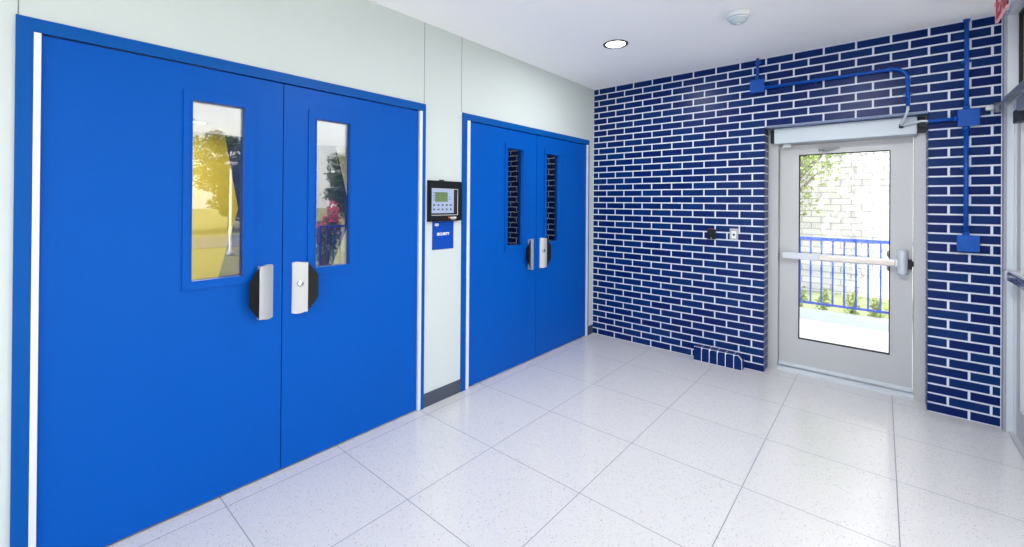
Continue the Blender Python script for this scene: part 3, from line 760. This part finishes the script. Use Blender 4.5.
tree('small_tree', 'loose-leaved tree beside the porch, right of the door view', (3.25, 8.60, -.15), 6.2, 1.0, 34, 44, .10, LEAF, 11, .52)
tree('small_tree', 'tall leafy tree left of the porch view', (-1.3, 8.45, -.15), 5.8, 1.15, 30, 50, .10, LEAF, 19, .5)
rg = random.Random(5)
def shrub(name, label, base, r, h, n, size, lm, group, flowers=0, fm=None, stems=6):
    o = empty(name, base, label, 'shrub', group)
    b = Vector(base); s = MB(); f = MB(); fl = MB()
    for k in range(stems):
        a = rg.uniform(0, 2 * PI); e = b + Vector((r * .8 * math.cos(a) * rg.uniform(.2, 1), r * .8 * math.sin(a) * rg.uniform(.2, 1), h * rg.uniform(.6, 1)))
        s.tube([b, b.lerp(e, .5) + Vector((0, 0, h * .08)), e], .004, 5, radii=[h * .02, h * .014, h * .006])
        leafcluster(f, b.lerp(e, .75), (r * .45, r * .45, h * .3), n // stems, size, rng=rg)
        if flowers: leafcluster(fl, e, (r * .3, r * .3, h * .16), flowers // stems, size * .7, rng=rg)
    s.build('stems', BARK, o); f.build('foliage', lm, o)
    if flowers: fl.build('blossom', fm, o)
    return o
PLACES = ['behind the left end', 'left of middle', 'at the middle', 'right of middle', 'behind the right end']
for i in range(14):
    shrub('low_shrub', 'low green plant in the bed behind the porch railing, number of steps %s' % '', (.1 + i * .30 + rg.uniform(-.03, .03), 7.45 + rg.uniform(-.12, .12), -.15), .115, .50, 150, .065, LEAF, 'low plants in the porch bed')
for o in list(COL.objects):
    if o.name.startswith('low_shrub'): o['label'] = 'low green leafy plant growing in the bed behind the blue porch railing'

# ------------------------------------------------------------------ outside the storefront (seen mirrored in the door windows)
struct(MB().box(5.2, -16, -.62, 8.2, 6.8, -.22), 'ground_walk', CONCD, 'concrete walk outside the storefront', 'walk')
struct(MB().box(3.262, YB-.2, -.3, 5.2, 4.70, -.012), 'ground_landing', CONCD, 'concrete landing outside the storefront', 'landing')
struct(MB().box(6.5, -70, -1.2, 120, 90, -.65), 'ground_lawn', LAWN, 'green lawn beyond the walk', 'lawn')
struct(MB().box(20, -70, -.65, 27, 90, -.62), 'ground_road', ASPH, 'grey road across the lawn', 'road')
struct(MB().box(-30, 10.3, -1.3, 6.5, 60, -.7), 'ground_rear', LAWN, 'ground behind the white block wall', 'ground')
railing('blue railing outside the storefront, mirrored in the door window', 5.1, 3.62, 6.80, 'y', 1.03, .12, -.012, .125)
for i, y in enumerate((5.55, 6.95, 8.35)):
    shrub('flowering_shrub', 'pink flowering shrub ' + ['nearest the side exit door, along the walk', 'in the middle of the row along the walk', 'farthest along the walk'][i], (8.9, y, -.65), .42, 1.95, 700, .12, LEAFD, 'pink flowering shrubs', 520, PINK, 9)
WH = ['tall tree beyond the road, mirrored at the left of the near door window', 'dense tree beyond the road, right of the tallest one', 'low dense tree beyond the road, mirrored over the pink shrubs',
      'bushy tree beyond the road behind the pink shrubs', 'wide tree far along the road to the right', 'pale bushy tree farther right beyond the road', 'dense tree at the far left of the lawn', 'tree left of the tallest one beyond the road', 'broad tree at the far right of the lawn']
for i, (x, y, h, q) in enumerate([(31, 5.4, 8.2, 2.6), (33.5, 10.4, 7.0, 2.1), (38, 14.8, 7.4, 2.3), (31.5, 18.9, 6.4, 2.5), (35, 24.0, 7.2, 2.3), (36, 30, 8, 3.2), (34, -14, 10, 3.6), (36, -3, 7.5, 3.4), (38, 42, 10, 4)]):
    tree('broadleaf_tree', WH[i], (x, y, -.65), h, q, 52, 300, .21, LEAFD if i % 2 else LEAF, 40 + i, .16, 'trees on the lawn')
lp = empty('lamp_post', (16.5, 5.5, -.65), 'tall pale lamp post on the lawn, mirrored in the near door window', 'lamp post')
MB().lathe([(.12, -.65), (.12, -.5), (.06, -.45), (.04, 2.9), (0, 2.9)], (16.5, 5.5, 0), 14).build('pole', ALUL, lp)
MB().box(16.25, 5.35, 2.86, 16.75, 5.65, 2.97, .03).build('lamp_head', ALU, lp)
